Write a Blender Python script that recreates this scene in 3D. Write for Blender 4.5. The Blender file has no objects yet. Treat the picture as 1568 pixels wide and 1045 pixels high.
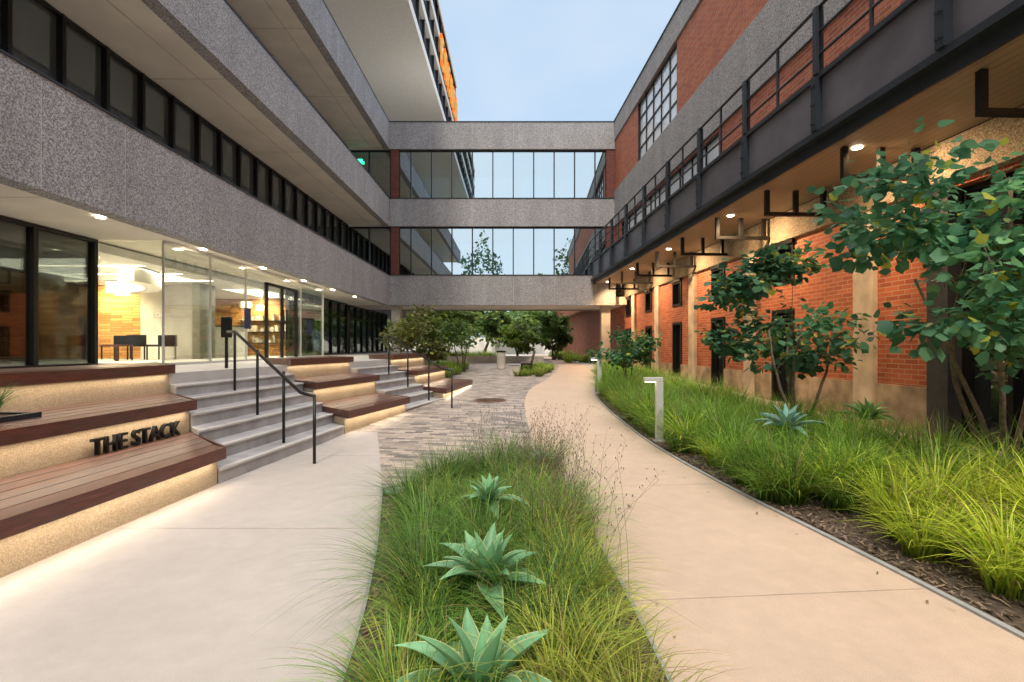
import bpy, math, random
import numpy as np
from mathutils import Vector
random.seed(7); rng=np.random.default_rng(7)
S=bpy.context.scene
# ------------------------------------------------------------------ helpers
def link(o,parent=None):
    S.collection.objects.link(o)
    if parent: o.parent=parent
    return o
def group(name,loc=(0,0,0),rz=0.0):
    e=bpy.data.objects.new(name,None); e.location=loc; e.rotation_euler=(0,0,rz); e.empty_display_size=.2
    return link(e)
class MB:
    def __init__(s): s.v=[]; s.f=[]
    def box(s,x0,x1,y0,y1,z0,z1):
        if x1<x0:x0,x1=x1,x0
        if y1<y0:y0,y1=y1,y0
        n=len(s.v)
        s.v+=[(x0,y0,z0),(x1,y0,z0),(x1,y1,z0),(x0,y1,z0),(x0,y0,z1),(x1,y0,z1),(x1,y1,z1),(x0,y1,z1)]
        s.f+=[tuple(n+i for i in q) for q in ((0,3,2,1),(4,5,6,7),(0,1,5,4),(1,2,6,5),(2,3,7,6),(3,0,4,7))]
        return s
    def prism(s,poly,z0,z1):
        n=len(s.v);k=len(poly)
        a=sum(poly[i][0]*poly[(i+1)%k][1]-poly[(i+1)%k][0]*poly[i][1] for i in range(k))
        if a<0: poly=poly[::-1]
        for i,(x,y) in enumerate(poly): s.v.append((x,y,z0(y) if callable(z0) else z0))
        for i,(x,y) in enumerate(poly): s.v.append((x,y,z1(y) if callable(z1) else z1))
        s.f.append(tuple(n+i for i in range(k))[::-1]); s.f.append(tuple(n+k+i for i in range(k)))
        for i in range(k):
            j=(i+1)%k; s.f.append((n+i,n+j,n+k+j,n+k+i))
        return s
    def ribbon(s,A,B,z0,z1):
        for i in range(len(A)-1):
            s.prism([A[i],A[i+1],B[i+1],B[i]],z0,z1)
        return s
    def tube(s,pts,rads,seg=6,cap=True):
        pts=[Vector(p) for p in pts]; n0=len(s.v)
        for i,p in enumerate(pts):
            d=(pts[min(i+1,len(pts)-1)]-pts[max(i-1,0)])
            if d.length<1e-6: d=Vector((0,0,1))
            d.normalize(); u=d.cross(Vector((0.13,0.98,0.11))).normalized(); w=d.cross(u)
            r=rads[i] if hasattr(rads,'__len__') else rads
            for k in range(seg):
                a=2*math.pi*k/seg; q=p+u*math.cos(a)*r+w*math.sin(a)*r; s.v.append(tuple(q))
        for i in range(len(pts)-1):
            for k in range(seg):
                a=n0+i*seg+k;b=n0+i*seg+(k+1)%seg
                s.f.append((a,b,b+seg,a+seg))
        if cap:
            s.f.append(tuple(n0+k for k in range(seg))[::-1]); e=n0+(len(pts)-1)*seg
            s.f.append(tuple(e+k for k in range(seg)))
        return s
    def obj(s,name,mat,parent=None,smooth=False,bevel=0):
        me=bpy.data.meshes.new(name); me.from_pydata(s.v,[],s.f); me.update()
        if mat: me.materials.append(mat)
        if smooth: me.polygons.foreach_set('use_smooth',[True]*len(me.polygons))
        o=bpy.data.objects.new(name,me); link(o,parent)
        if bevel:
            m=o.modifiers.new('b','BEVEL'); m.width=bevel; m.segments=2; m.limit_method='ANGLE'
        return o
def fast_mesh(name,V,F,C,mat,parent=None,smooth=False):
    me=bpy.data.meshes.new(name); nv=len(V); nf=len(F); k=F.shape[1]
    me.vertices.add(nv); me.vertices.foreach_set('co',V.astype(np.float32).ravel())
    me.loops.add(nf*k); me.loops.foreach_set('vertex_index',F.astype(np.int32).ravel())
    me.polygons.add(nf); me.polygons.foreach_set('loop_start',(np.arange(nf)*k).astype(np.int32))
    me.update(calc_edges=True)
    if C is not None:
        a=me.color_attributes.new('Col','FLOAT_COLOR','POINT')
        cc=np.ones((nv,4),np.float32); cc[:,:3]=C; a.data.foreach_set('color',cc.ravel())
    me.materials.append(mat)
    if smooth: me.polygons.foreach_set('use_smooth',np.ones(nf,bool))
    o=bpy.data.objects.new(name,me); return link(o,parent)
# ------------------------------------------------------------------ materials
class NT:
    def __init__(s,name):
        s.m=bpy.data.materials.new(name); s.m.use_nodes=True; s.t=s.m.node_tree; s.n=s.t.nodes
        s.b=s.n['Principled BSDF']; s.out=s.n['Material Output']
    def add(s,t,**k):
        x=s.n.new(t)
        for a,b in k.items(): setattr(x,a,b)
        return x
    def l(s,a,b): s.t.links.new(a,b)
    def mix(s,fac,a,b,blend='MIX'):
        x=s.add('ShaderNodeMix',data_type='RGBA',blend_type=blend)
        for i,vv in ((0,fac),(6,a),(7,b)):
            if hasattr(vv,'is_linked') or hasattr(vv,'links'): s.l(vv,x.inputs[i])
            else: x.inputs[i].default_value=vv if i==0 else (*vv,1)[:4]
        return x.outputs[2]
    def coord(s): 
        return s.add('ShaderNodeTexCoord').outputs['Object']
    def noise(s,scale,detail=4,vec=None,rough=.5):
        x=s.add('ShaderNodeTexNoise'); x.inputs['Scale'].default_value=scale; x.inputs['Detail'].default_value=min(detail,4); x.inputs['Roughness'].default_value=rough
        s.l(vec or s.coord(),x.inputs['Vector']); return x.outputs['Fac']
    def ramp(s,fac,p0,p1):
        x=s.add('ShaderNodeMapRange'); x.inputs[1].default_value=p0; x.inputs[2].default_value=p1; s.l(fac,x.inputs[0]); return x.outputs[0]
    def bump(s,h,strength=.3,dist=.01):
        x=s.add('ShaderNodeBump'); x.inputs['Strength'].default_value=strength; x.inputs['Distance'].default_value=dist
        s.l(h,x.inputs['Height']); s.l(x.outputs[0],s.b.inputs['Normal'])
def plain(name,c,rough=.6,metal=0,var=.25,scale=6,bump=.1,fine=60):
    t=NT(name); t.b.inputs['Roughness'].default_value=rough; t.b.inputs['Metallic'].default_value=metal
    d=tuple(x*(1-var) for x in c); e=tuple(min(1,x*(1+var*.6)) for x in c)
    f=t.ramp(t.noise(scale,6),.3,.7); col=t.mix(f,d,e)
    if bump:
        g=t.noise(fine,2); t.bump(g,bump,.004)
    t.l(col,t.b.inputs['Base Color']); return t.m
def walkmat(name,c):
    t=NT(name); t.b.inputs['Roughness'].default_value=.65
    f=t.ramp(t.noise(.8,4),.3,.7); f2=t.ramp(t.noise(6,4,rough=.7),.35,.7); f3=t.ramp(t.noise(230,1),.25,.75)
    col=t.mix(f,tuple(x*.80 for x in c),tuple(x*1.07 for x in c)); col=t.mix(.3,col,t.mix(f2,tuple(x*.62 for x in c),tuple(x*1.15 for x in c)))
    col=t.mix(.35,col,t.mix(f3,tuple(x*.45 for x in c),tuple(min(1,x*1.4) for x in c)))
    t.l(col,t.b.inputs['Base Color']); t.bump(f3,.15,.002); return t.m
def aggregate(name,c,lo=.55,hi=1.6,scale=60,stain=.35):
    t=NT(name); t.b.inputs['Roughness'].default_value=.85
    v=t.add('ShaderNodeTexVoronoi'); v.inputs['Scale'].default_value=scale; t.l(t.coord(),v.inputs['Vector'])
    sp=t.add('ShaderNodeSeparateColor'); t.l(v.outputs['Color'],sp.inputs[0])
    f=t.ramp(sp.outputs[0],.1,.95)
    col=t.mix(f,tuple(x*lo for x in c),tuple(min(1,x*hi) for x in c))
    mm=t.add('ShaderNodeMapping'); mm.inputs['Scale'].default_value=(1,1,.22); t.l(t.coord(),mm.inputs['Vector'])
    st=t.ramp(t.noise(1.6,4,mm.outputs[0]),.32,.72)
    col=t.mix(st,t.mix(stain,col,(c[0]*.45,c[1]*.45,c[2]*.44)),col)
    t.l(col,t.b.inputs['Base Color']); t.bump(v.outputs['Distance'],.5,.008); return t.m
def brickmat(name,c1,c2,mortar,w=.3,h=.1,ms=.008,plane='v',rough=.8,off=.5,stain=.35):
    t=NT(name); t.b.inputs['Roughness'].default_value=rough
    s=t.add('ShaderNodeSeparateXYZ'); t.l(t.coord(),s.inputs[0]); cb=t.add('ShaderNodeCombineXYZ')
    if plane=='v':
        a=t.add('ShaderNodeMath',operation='ADD'); t.l(s.outputs[0],a.inputs[0]); t.l(s.outputs[1],a.inputs[1]); t.l(a.outputs[0],cb.inputs[0]); t.l(s.outputs[2],cb.inputs[1])
        vec=cb.outputs[0]
    else:
        m=t.add('ShaderNodeMapping'); m.inputs['Rotation'].default_value=(0,0,plane); t.l(t.coord(),m.inputs['Vector']); vec=m.outputs[0]
    b=t.add('ShaderNodeTexBrick'); b.offset=off; t.l(vec,b.inputs['Vector'])
    b.inputs['Color1'].default_value=(*c1,1); b.inputs['Color2'].default_value=(*c2,1); b.inputs['Mortar'].default_value=(*mortar,1)
    b.inputs['Scale'].default_value=1; b.inputs['Mortar Size'].default_value=ms; b.inputs['Mortar Smooth'].default_value=.1
    b.inputs['Brick Width'].default_value=w; b.inputs['Row Height'].default_value=h; b.inputs['Bias'].default_value=0
    n=t.ramp(t.noise(1.1,4),.3,.75)
    col=t.mix(n,t.mix(stain,b.outputs['Color'],tuple(x*.6 for x in c1)),b.outputs['Color'])
    t.l(col,t.b.inputs['Base Color'])
    inv=t.add('ShaderNodeMath',operation='SUBTRACT'); inv.inputs[0].default_value=1; t.l(b.outputs['Fac'],inv.inputs[1])
    t.bump(inv.outputs[0],.6,.006); return t.m
def leafmat(name,tr=.35,rough=.5):
    t=NT(name); a=t.add('ShaderNodeAttribute',attribute_name='Col')
    t.b.inputs['Roughness'].default_value=rough; t.l(a.outputs['Color'],t.b.inputs['Base Color'])
    t.b.inputs['Specular IOR Level'].default_value=.3
    tl=t.add('ShaderNodeBsdfTranslucent'); hs=t.add('ShaderNodeHueSaturation'); hs.inputs['Value'].default_value=1.5; t.l(a.outputs['Color'],hs.inputs['Color']); t.l(hs.outputs[0],tl.inputs['Color'])
    mx=t.add('ShaderNodeMixShader'); mx.inputs[0].default_value=tr; t.l(t.b.outputs[0],mx.inputs[1]); t.l(tl.outputs[0],mx.inputs[2]); t.l(mx.outputs[0],t.out.inputs['Surface']); return t.m
def glassmat(name,tint,refl,base=.08,rc=(.95,.98,1),bump=0.05):
    t=NT(name); tr=t.add('ShaderNodeBsdfTransparent'); tr.inputs[0].default_value=(*tint,1)
    g=t.add('ShaderNodeBsdfGlossy'); g.inputs['Roughness'].default_value=.01; g.inputs['Color'].default_value=(*rc,1)
    if bump:
        nz=t.noise(.6,2); bp=t.add('ShaderNodeBump'); bp.inputs['Strength'].default_value=bump; bp.inputs['Distance'].default_value=.02; t.l(nz,bp.inputs['Height']); t.l(bp.outputs[0],g.inputs['Normal'])
    fr=t.add('ShaderNodeFresnel'); fr.inputs['IOR'].default_value=1.5
    ma=t.add('ShaderNodeMath',operation='MULTIPLY_ADD',use_clamp=True); ma.inputs[1].default_value=refl; ma.inputs[2].default_value=base; t.l(fr.outputs[0],ma.inputs[0])
    mx=t.add('ShaderNodeMixShader'); t.l(ma.outputs[0],mx.inputs[0]); t.l(tr.outputs[0],mx.inputs[1]); t.l(g.outputs[0],mx.inputs[2]); t.l(mx.outputs[0],t.out.inputs['Surface']); return t.m
def solidglass(name,c,metal,rough=.03,ior=1.6):
    t=NT(name); t.b.inputs['Base Color'].default_value=(*c,1); t.b.inputs['Metallic'].default_value=metal; t.b.inputs['Roughness'].default_value=rough; t.b.inputs['IOR'].default_value=ior; return t.m
def emit(name,c,s):
    t=NT(name); t.b.inputs['Base Color'].default_value=(*c,1); t.b.inputs['Emission Color'].default_value=(*c,1); t.b.inputs['Emission Strength'].default_value=s; return t.m
def woodmat(name,c,rough=.45,direction=(6,.6,6)):
    t=NT(name); t.b.inputs['Roughness'].default_value=rough
    m=t.add('ShaderNodeMapping'); m.inputs['Scale'].default_value=direction; t.l(t.coord(),m.inputs['Vector'])
    f=t.ramp(t.noise(7,4,m.outputs[0],.65),.3,.7); f2=t.ramp(t.noise(2.2,3,m.outputs[0]),.35,.65)
    col=t.mix(f,tuple(x*.5 for x in c),tuple(min(1,x*1.3) for x in c)); col=t.mix(f2,t.mix(.4,col,(c[1]*1.5,c[1]*1.5,c[1]*1.45)),col); t.l(col,t.b.inputs['Base Color']); t.bump(f,.15,.003); return t.m

m_fascia=aggregate('exposed_aggregate',(.335,.325,.33),.5,1.65,55)
m_fascia_w=aggregate('warm_aggregate',(.34,.275,.2),.5,1.5,60)
m_joint=plain('light_joint',(.55,.55,.54),bump=0)
m_soffit=plain('soffit_plaster',(.82,.77,.68),.8,var=.10,scale=1.2,bump=.05)
m_conc=plain('concrete_smooth',(.50,.46,.39),.8,var=.25,scale=2.5)
m_walk=walkmat('walk_concrete_grey',(.53,.475,.43))
m_path=walkmat('walk_concrete_buff',(.62,.465,.345))
m_terr=plain('terrace_concrete',(.56,.53,.49),.6,var=.1,scale=2)
m_step=plain('step_concrete',(.42,.405,.40),.75,var=.25,scale=3,bump=.2,fine=120)
m_nose=plain('nosing_concrete',(.58,.55,.51),.75,var=.12,scale=3,bump=0)
m_bwall=aggregate('sand_concrete',(.48,.385,.265),.8,1.2,110)
m_paver=brickmat('pavers',(.58,.475,.385),(.15,.135,.13),(.15,.12,.10),.30,.105,.004,plane=.12,rough=.5,stain=.12)
m_brick=brickmat('red_brick',(.54,.155,.07),(.33,.075,.038),(.46,.32,.235),.28,.085,.008)
m_brickd=brickmat('dimmed_brick',(.2,.05,.035),(.13,.035,.025),(.14,.09,.07),.28,.085,.007)  # brick darkened in its colour to look dim, as behind the bridge glass
m_mulch=plain('mulch',(.11,.078,.055),.95,var=.6,scale=45,bump=1,fine=70)
m_curb=plain('curb_edge',(.36,.36,.35),.7,var=.15)
m_dirt=plain('ground_soil',(.16,.15,.10),.95,var=.3,scale=.4)
m_steel=plain('dark_steel',(.03,.037,.047),.4,.3,var=.2,scale=3,bump=0)
m_panel=plain('steel_panel',(.17,.16,.185),.35,.3,var=.3,scale=1.2,bump=0)
m_black=plain('black_metal',(.012,.012,.013),.4,.2,var=.1,bump=0)
m_white=plain('white_paint',(.8,.8,.77),.6,var=.05,bump=0)
m_alum=plain('light_metal',(.6,.6,.58),.4,.3,var=.08,bump=0)
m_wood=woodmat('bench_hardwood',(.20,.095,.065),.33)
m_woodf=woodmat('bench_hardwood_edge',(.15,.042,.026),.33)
m_bark=plain('bark',(.2,.155,.115),.9,var=.4,scale=20,bump=.6)
m_leaf=leafmat('leaves',.32); m_grass=leafmat('grass_blades',.3); m_succ=leafmat('agave_leaves',.12,.4)
m_gclear=glassmat('glass_lobby',(.93,.96,.94),.55,.01,bump=0)
m_gstore=glassmat('glass_storefront',(.6,.64,.62),.9,.05)
m_gbridge=glassmat('glass_bridge',(.30,.40,.42),.8,.52,(.84,.96,1))
m_gdark=solidglass('glass_dark',(.015,.02,.025),0,.02,1.9)
m_gup=solidglass('glass_upper',(.2,.245,.28),.55,.02,1.7)
m_gsky=solidglass('glass_sky_tint',(.88,.94,1.0),.0,.06)  # pale sky reflection put into the base colour of the panes
m_slat=brickmat('stacked_timber',(.80,.45,.17),(.36,.15,.045),(.12,.05,.02),.7,.085,.006,rough=.5)
m_canopy=brickmat('canopy_planks',(.36,.27,.19),(.32,.24,.165),(.14,.1,.07),40,.14,.006,plane=math.pi/2,rough=.55)
m_led=emit('led_warm',(1,.78,.5),12); m_lamp=emit('lamp_warm',(1,.82,.58),25); m_exit=emit('exit_green',(.05,.9,.4),3)
m_orange=emit('sign_orange',(.85,.40,.06),.35)

# ------------------------------------------------------------------ ground curves
def g(y): return float(np.interp(y,[-400,8,26,400],[0,0,.5,.5]))
def curve(pts,n=6):
    Y=np.array([p[0] for p in pts],float); X=np.array([p[1] for p in pts],float)
    yy=np.linspace(Y[0],Y[-1],400); xx=np.interp(yy,Y,X); k=np.ones(2*n+1)/(2*n+1)
    xp=np.pad(xx,n,mode='edge'); xx2=np.convolve(xp,k,'valid'); xx2[:n]=xx[:n]; xx2[-n:]=xx[-n:]
    return lambda y: float(np.interp(y,yy,xx2))
LW=curve([(-6,-.6),(0,-.62),(2.28,-.75),(2.94,-.84),(3.92,-1.03),(5.35,-1.36),(7.35,-1.9),(9.19,-2.43),(12,-3.4)])
MR=curve([(-6,.55),(0,.66),(2.28,.70),(3,.69),(4.36,.64),(6.2,.5),(6.9,.38),(9,.3)])
PR=curve([(6.9,.38),(7.84,.35),(10,.28),(13,.3),(15.5,.55),(18,1.15),(22,1.9),(26,2.4),(36,2.6),(60,2.6)])
RP=curve([(-8,3.2),(0,2.75),(2.64,2.64),(3.3,2.58),(4.13,2.45),(5.6,2.25),(7.84,2.12),(11.5,2.1),(14,2.25),(17,2.75),(19.6,3.25),(24,3.6),(40,3.6)],10)
F=curve([(-6,-3.4),(3,-3.32),(5.55,-3.2),(8.6,-2.84),(10.96,-2.28),(13.2,-1.75),(16.5,-1.35),(18,-1.5)],4)
def sheet(name,lf,rf,y0,y1,dz,mat,step=.4,parent=None):
    ys=sorted(set(list(np.arange(y0,y1,step))+[y1]+[v for v in (8,26) if y0<v<y1])); v=[];f=[]
    for y in ys: v+= [(lf(y),y,g(y)+dz),(rf(y),y,g(y)+dz)]
    for i in range(len(ys)-1): f.append((2*i,2*i+1,2*i+3,2*i+2))
    b=MB(); b.v=v;b.f=f; return b.obj(name,mat,parent)
sheet('ground',lambda y:-400,lambda y:400,-300,500,-.06,m_dirt,100)
sheet('walkway_pavement',lambda y:-12,lambda y:9,-12,70,0,m_walk,2)
sheet('path',lambda y:0.0 if y<16 else PR(y)-.6,lambda y:RP(y)+.02,-8,60,.004,m_path,.3)
def pavR(y):
    if y<6.9: return -1.36+(y-5.35)*1.74/1.55
    return PR(y)
def pavL(y):
    if y<8.8: return LW(y)
    if y<17: return F(y)-.3
    return -6.3
sheet('paver_pavement',pavL,pavR,5.36,46,.008,m_paver,.2)
ml=[(LW(y),y) for y in np.arange(-1,5.36,.25)]; ml.append((-1.36,5.35)); mr=[(MR(y),y) for y in np.arange(6.85,-1,-.25)]
pl=group('planter_bed')
b=MB(); poly=ml+mr; b.v=[(x,y,.012) for x,y in poly][::-1]; b.f=[tuple(range(len(poly)))]; b.obj('mulch_surface',m_mulch,pl)
def curb(pts,w,h,name,parent,mat=m_curb):
    b=MB()
    for i in range(len(pts)-1):
        a=Vector(pts[i]);c=Vector(pts[i+1]);d=(c-a).normalized();n=Vector((-d.y,d.x))*w/2
        b.prism([tuple(a-n),tuple(c-n),tuple(c+n),tuple(a+n)],lambda y:g(y)-.05,lambda y:g(y)+h)
    return b.obj(name,mat,parent)
curb(ml,.022,.03,'steel_edging',pl); curb([ml[-1]]+mr,.022,.028,'steel_edging_path_side',pl)
pr=group('planter_bed')
sheet('mulch_surface',lambda y:RP(y),lambda y:5.75-.045*y,-6,23,.012,m_mulch,.3,pr)
curb([(RP(y),y) for y in np.arange(-6,23,.3)],.04,.02,'curb',pr,m_curb)
b=MB()
for y in (4.2,7.0): b.prism([(F(y)+.02,y),(LW(y)-.02,y),(LW(y)-.02,y+.004),(F(y)+.02,y+.004)],.0045,.0055)
for y in (3.0,5.4,8.4,11.4): b.prism([(max(MR(y),PR(max(y,7)) if y>6.9 else -9)+.02,y),(RP(y)-.05,y+.15),(RP(y)-.05,y+.153),(max(MR(y),PR(max(y,7)) if y>6.9 else -9)+.02,y+.003)],lambda y:g(y)+.0075,lambda y:g(y)+.0085)
b.obj('pavement_joint_lines',plain('joint_dark',(.47,.39,.32),bump=0))
mh=group('manhole_cover',(-.55,12.8,g(12.8)+.01))
def ring(b,r,z0,z1,n=32,cx=0,cy=0): b.prism([(cx+r*math.cos(2*math.pi*i/n),cy+r*math.sin(2*math.pi*i/n)) for i in range(n)],z0,z1)
m_rust=plain('rusty_iron',(.3,.15,.08),.7,.2,var=.4)
b=MB(); ring(b,.42,0,.008); b.obj('frame',m_rust,mh)
b=MB(); ring(b,.36,.008,.014)
for i in range(-5,6):
    L=math.sqrt(.34**2-(i*.06)**2); b.box(-L,L,i*.06-.012,i*.06+.012,.014,.02)
b.obj('lid',plain('iron',(.13,.08,.055),.6,.3,var=.4),mh)
vb=group('valve_box',(-1.18,5.18,.014)); b=MB(); ring(b,.11,0,.03,24); b.obj('lid',plain('valve_green',(.2,.32,.29)),vb); b=MB(); ring(b,.125,0,.018,24); b.obj('rim',m_black,vb)

# ------------------------------------------------------------------ stairs and benches
sv=np.array([-.3,.317]); TZ=1.1; RZ=TZ/7
def Fp(y,k=0,dx=0,dy=0): return (F(y)+k*sv[0]+dx,y+k*sv[1]+dy)
def seg(y0,y1,n=8): return list(np.linspace(y0,y1,n+1))
def stairs(y0,y1):
    e=group('stairs')
    for k in range(6):
        b=MB(); ys=seg(y0,y1); A=[Fp(y,k) for y in ys]; B=[Fp(y,k+1,.0) for y in ys]
        b.ribbon(A,B,-.1,RZ*(k+1)); b.obj('step',m_step,e)
        b=MB(); A2=[Fp(y,k,.02,-.02) for y in ys]; B2=[Fp(y,k,-.05,.05) for y in ys]; b.ribbon(A2,B2,RZ*(k+1)-.02,RZ*(k+1)+.004); b.obj('nosing',m_nose,e)
    return e
def arealight(name,loc,sx,sy,power,col,rot=(0,0,0),parent=None):
    l=bpy.data.lights.new(name,'AREA'); l.shape='RECTANGLE'; l.size=sx; l.size_y=sy; l.energy=power; l.color=col
    o=bpy.data.objects.new(name,l); o.location=loc; o.rotation_euler=rot; link(o,parent); return o
WARM=(1,.82,.60)
def benches(y0,y1,near=False):
    e=group('terraced_bench')
    for j in range(3):
        zt=.41*(j+1); ys=seg(y0,y1); k=3*j
        if j<2:
            b=MB(); A=[Fp(y,k) for y in ys]; B=[Fp(y,k+3,.02,-.02) for y in ys]; b.ribbon(A,B,-.1,zt-.13); b.obj('support_wall',m_bwall,e)
        else:
            b=MB(); A=[Fp(y,k,.012,-.012) for y in ys]; B=[Fp(y,k,-.1,.1) for y in ys]; b.ribbon(A,B,.3,TZ-.003); b.obj('support_wall',m_bwall,e)
        NB=9
        for m in range(NB):
            f0=k+3*m/NB; f1=k+3*(m+.93)/NB
            if m==0: A=[Fp(y,f0,.11,-.06) for y in ys]; lo=zt-.125
            else: A=[Fp(y,f0) for y in ys]; lo=zt-.045
            if j==2: lo=max(lo,TZ+.004)
            if j==2 and m==0: lo=zt-.125
            B=[Fp(y,f1) for y in ys]
            if j==2 and m==0: B=[Fp(y,k,-.0,.0) for y in ys]
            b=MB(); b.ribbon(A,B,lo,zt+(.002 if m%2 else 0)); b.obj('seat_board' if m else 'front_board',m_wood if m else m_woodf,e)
        for yy,sg in ((y0,-1),(y1,1)):
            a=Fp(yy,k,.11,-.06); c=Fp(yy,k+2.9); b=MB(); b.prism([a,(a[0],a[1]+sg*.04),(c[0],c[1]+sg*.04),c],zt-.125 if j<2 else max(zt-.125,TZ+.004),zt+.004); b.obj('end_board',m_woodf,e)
        a=Vector(Fp(y0,k,.06,-.03)); c=Vector(Fp(y1,k,.06,-.03))
        if near: a=Vector(Fp(max(y0,.5),k,.06,-.03))
        mid=(a+c)/2; d=c-a; L=d.length
        arealight('led_strip',(mid.x,mid.y,zt-.14),.03,L*.98,(2.7 if j<2 else 2.1)*L,WARM,(0,0,math.atan2(d.y,d.x)-math.pi/2),e)
    return e
benches(-4,5.55,True); stairs(5.57,8.62); benches(8.64,10.96); stairs(10.98,13.1); benches(13.12,16.4)
ter=group('terrace')
tp=[Fp(y,6) for y in np.linspace(-5,17.6,30)]
tp+=[(-4.6,20.6),(-6.1,21.6),(-6.2,26),(-6.2,48),(-17,48),(-17,-5)]
MB().prism(tp,-.1,TZ).obj('slab',m_terr,ter)
def handrail(x0,y0,zb0,x1,y1,zb1,n=3):
    e=group('handrail'); b=MB(); P0=Vector((x0,y0,0));P1=Vector((x1,y1,0)); h=.86
    fr=[0]+[ (i+1)/(n) for i in range(n)]
    for i,f in enumerate(fr):
        p=P0.lerp(P1,f)
        if i==0: zb=zb0; zt=zb0+h
        else: zb=zb0+(zb1-zb0)*f; zt=zb+h
        b.tube([(p.x,p.y,zb-.15),(p.x,p.y,zt)],.02,10)
    dirv=(P0-P1).normalized()
    pts=[(P0.x,P0.y,zb0+h),(P0.x+(P1.x-P0.x)*.14,P0.y+(P1.y-P0.y)*.14,zb0+h+.02),(P1.x,P1.y,zb1+h),(P1.x-dirv.x*.3,P1.y-dirv.y*.3,zb1+h)]
    b.tube(pts,.022,10)
    b.obj('rail_and_posts',m_black,e,True)
handrail(-2.52,6.53,0,-4.44,8.2,.87)
handrail(-1.35,11.5,g(11.5),-3.2,13.3,.9)
cu=bpy.data.curves.new('letters','FONT'); cu.body='THE STACK'; cu.size=.235; cu.extrude=.02; cu.space_character=1.03; cu.offset=.003
to=bpy.data.objects.new('letter_sign',cu); to.location=(-4.10,4.99,.425); to.rotation_euler=(math.pi/2,0,math.pi/2-.035); link(to); cu.materials.append(m_black)
sp=group('sign_post',(-5.13,9.2,TZ)); MB().box(-.02,.02,-.02,.02,0,.9).obj('post',m_black,sp); MB().box(-.09,.09,-.03,.03,.55,.92).obj('panel',m_black,sp,bevel=.01)
bp_=group('planter_box'); b=MB(); b.box(-5.04,-4.99,3.2,4.9,.80,.87); b.box(-4.55,-4.5,3.2,4.9,.80,.87); b.box(-4.99,-4.55,4.85,4.9,.80,.87); b.obj('sides',m_steel,bp_); MB().box(-4.985,-4.555,3.2,4.845,.8,.85).obj('soil',m_mulch,bp_)

# ------------------------------------------------------------------ left building
LB=group('concrete_office_building')
FX=-6.23
def panels(x0,x1,z0,z1,y0,y1,w,name,parent,mat,axis='y',gap=.02):
    b=MB(); a=y0
    while a<y1-.01:
        c=min(a+w,y1)
        if axis=='y': b.box(x0,x1,a+gap/2,c-gap/2,z0,z1)
        else: b.box(a+gap/2,c-gap/2,x0,x1,z0,z1)
        a=c
    b.obj(name,mat,parent)
levels=[(3.57,5.08),(7.58,8.98),(11.5,12.87)]
for i,(z0,z1) in enumerate(levels):
    panels(FX-.3,FX,z0,z1,-9.5,26,1.48,'fascia_panels',LB,m_fascia)
    MB().box(FX-.28,FX-.006,-9.49,25.98,z0+.01,z1-.01).obj('fascia_backing',m_joint,LB)
    MB().box(-17,FX-.301,-9.4,25.9,z0+.06,z0+.5).obj('soffit_slab',m_soffit,LB)
    MB().box(FX-.31,FX+.02,-9.5,26,z1+.002,z1+.03).obj('cap_flashing',m_steel,LB)
b=MB()
for z in (3.63,7.64,11.56):
    for y in np.arange(-6,26,4.44): b.box(-8.3,FX-.31,y,y+.02,z-.004,z-.001)
    b.box(-7.2,-7.18,-9,25.8,z-.004,z-.001) if z>4 else None
b.obj('soffit_joints',m_conc,LB)
def windows_y(x,y0,y1,z0,z1,sp,glass,parent,frame=.06,dep=.12,tr=None,name='window'):
    MB().box(x-.02,x,y0,y1,z0,z1).obj(name+'_glass',glass,parent)
    b=MB(); n=max(1,round((y1-y0)/sp))
    for i in range(n+1):
        y=y0+(y1-y0)*i/n; b.box(x-dep*.5,x+dep*.5,y-frame/2,y+frame/2,z0,z1)
    for z in [z0,z1-.06]+(tr or []): b.box(x-dep*.45,x+dep*.45,y0,y1,z,z+.06)
    b.obj(name+'_frame',m_black,parent)
windows_y(-8.4,-9,25.9,4.15,7.63,1.02,m_gup,LB,.08,.24)
windows_y(-8.4,-9,25.9,8.1,11.55,1.02,m_gup,LB,.08,.24)
MB().box(-17,-9.6,-9,34,12.0,16.5).obj('upper_wall',m_soffit,LB)
MB().box(-17,-6.3,30.4,41,3.6,12.6).obj('rear_block',m_fascia,LB)
MB().box(-10.0,-9.8,26.1,30,4.0,12.3).obj('corridor_end_wall',m_soffit,LB)
TW=group('office_tower')
MB().box(-30,-4.7,-9,41,16.5,22.4).obj('core',m_soffit,TW)
for z in (16.3,18.35,20.4,22.3): MB().box(-30,-4.45,-9,41.3,z,z+.45).obj('floor_band',m_white,TW)
windows_y(-4.66,-9,41,16.75,22.3,1.6,m_gup,TW,.1,.3)
b=MB()
for i,y in enumerate(np.arange(31.5,40.5,1.6)):
    zz=18.85; b.box(-4.42,-4.3,y,y+1.0,zz,zz+.3); b.box(-4.42,-4.3,y,y+.3,zz,zz+1.9); b.box(-4.42,-4.3,y,y+1.0,zz+1.6,zz+1.9)
    if i%2: b.box(-4.42,-4.3,y+.75,y+1.0,zz,zz+1.9)
b.obj('sign_letters',m_orange,TW)
windows_y(-8.35,-4,10.2,TZ,3.62,1.33,m_gstore,LB,.09,.14,None)
windows_y(-8.35,19.1,25.8,TZ,3.62,1.1,m_gstore,LB,.09,.14,[2.9])
windows_y(-8.35,26.2,34,TZ,3.59,1.1,m_gstore,LB,.09,.14,[2.9])
LG=group('glass_lobby')
MB().box(-8.3,-7.0,10.28,10.3,TZ,3.6).obj('side_glass',m_gclear,LG)
MB().box(-7.02,-7.0,10.3,19,TZ,3.6).obj('front_glass',m_gclear,LG)
MB().box(-8.3,-7.0,19.0,19.02,TZ,3.6).obj('far_glass',m_gclear,LG)
b=MB()
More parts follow.
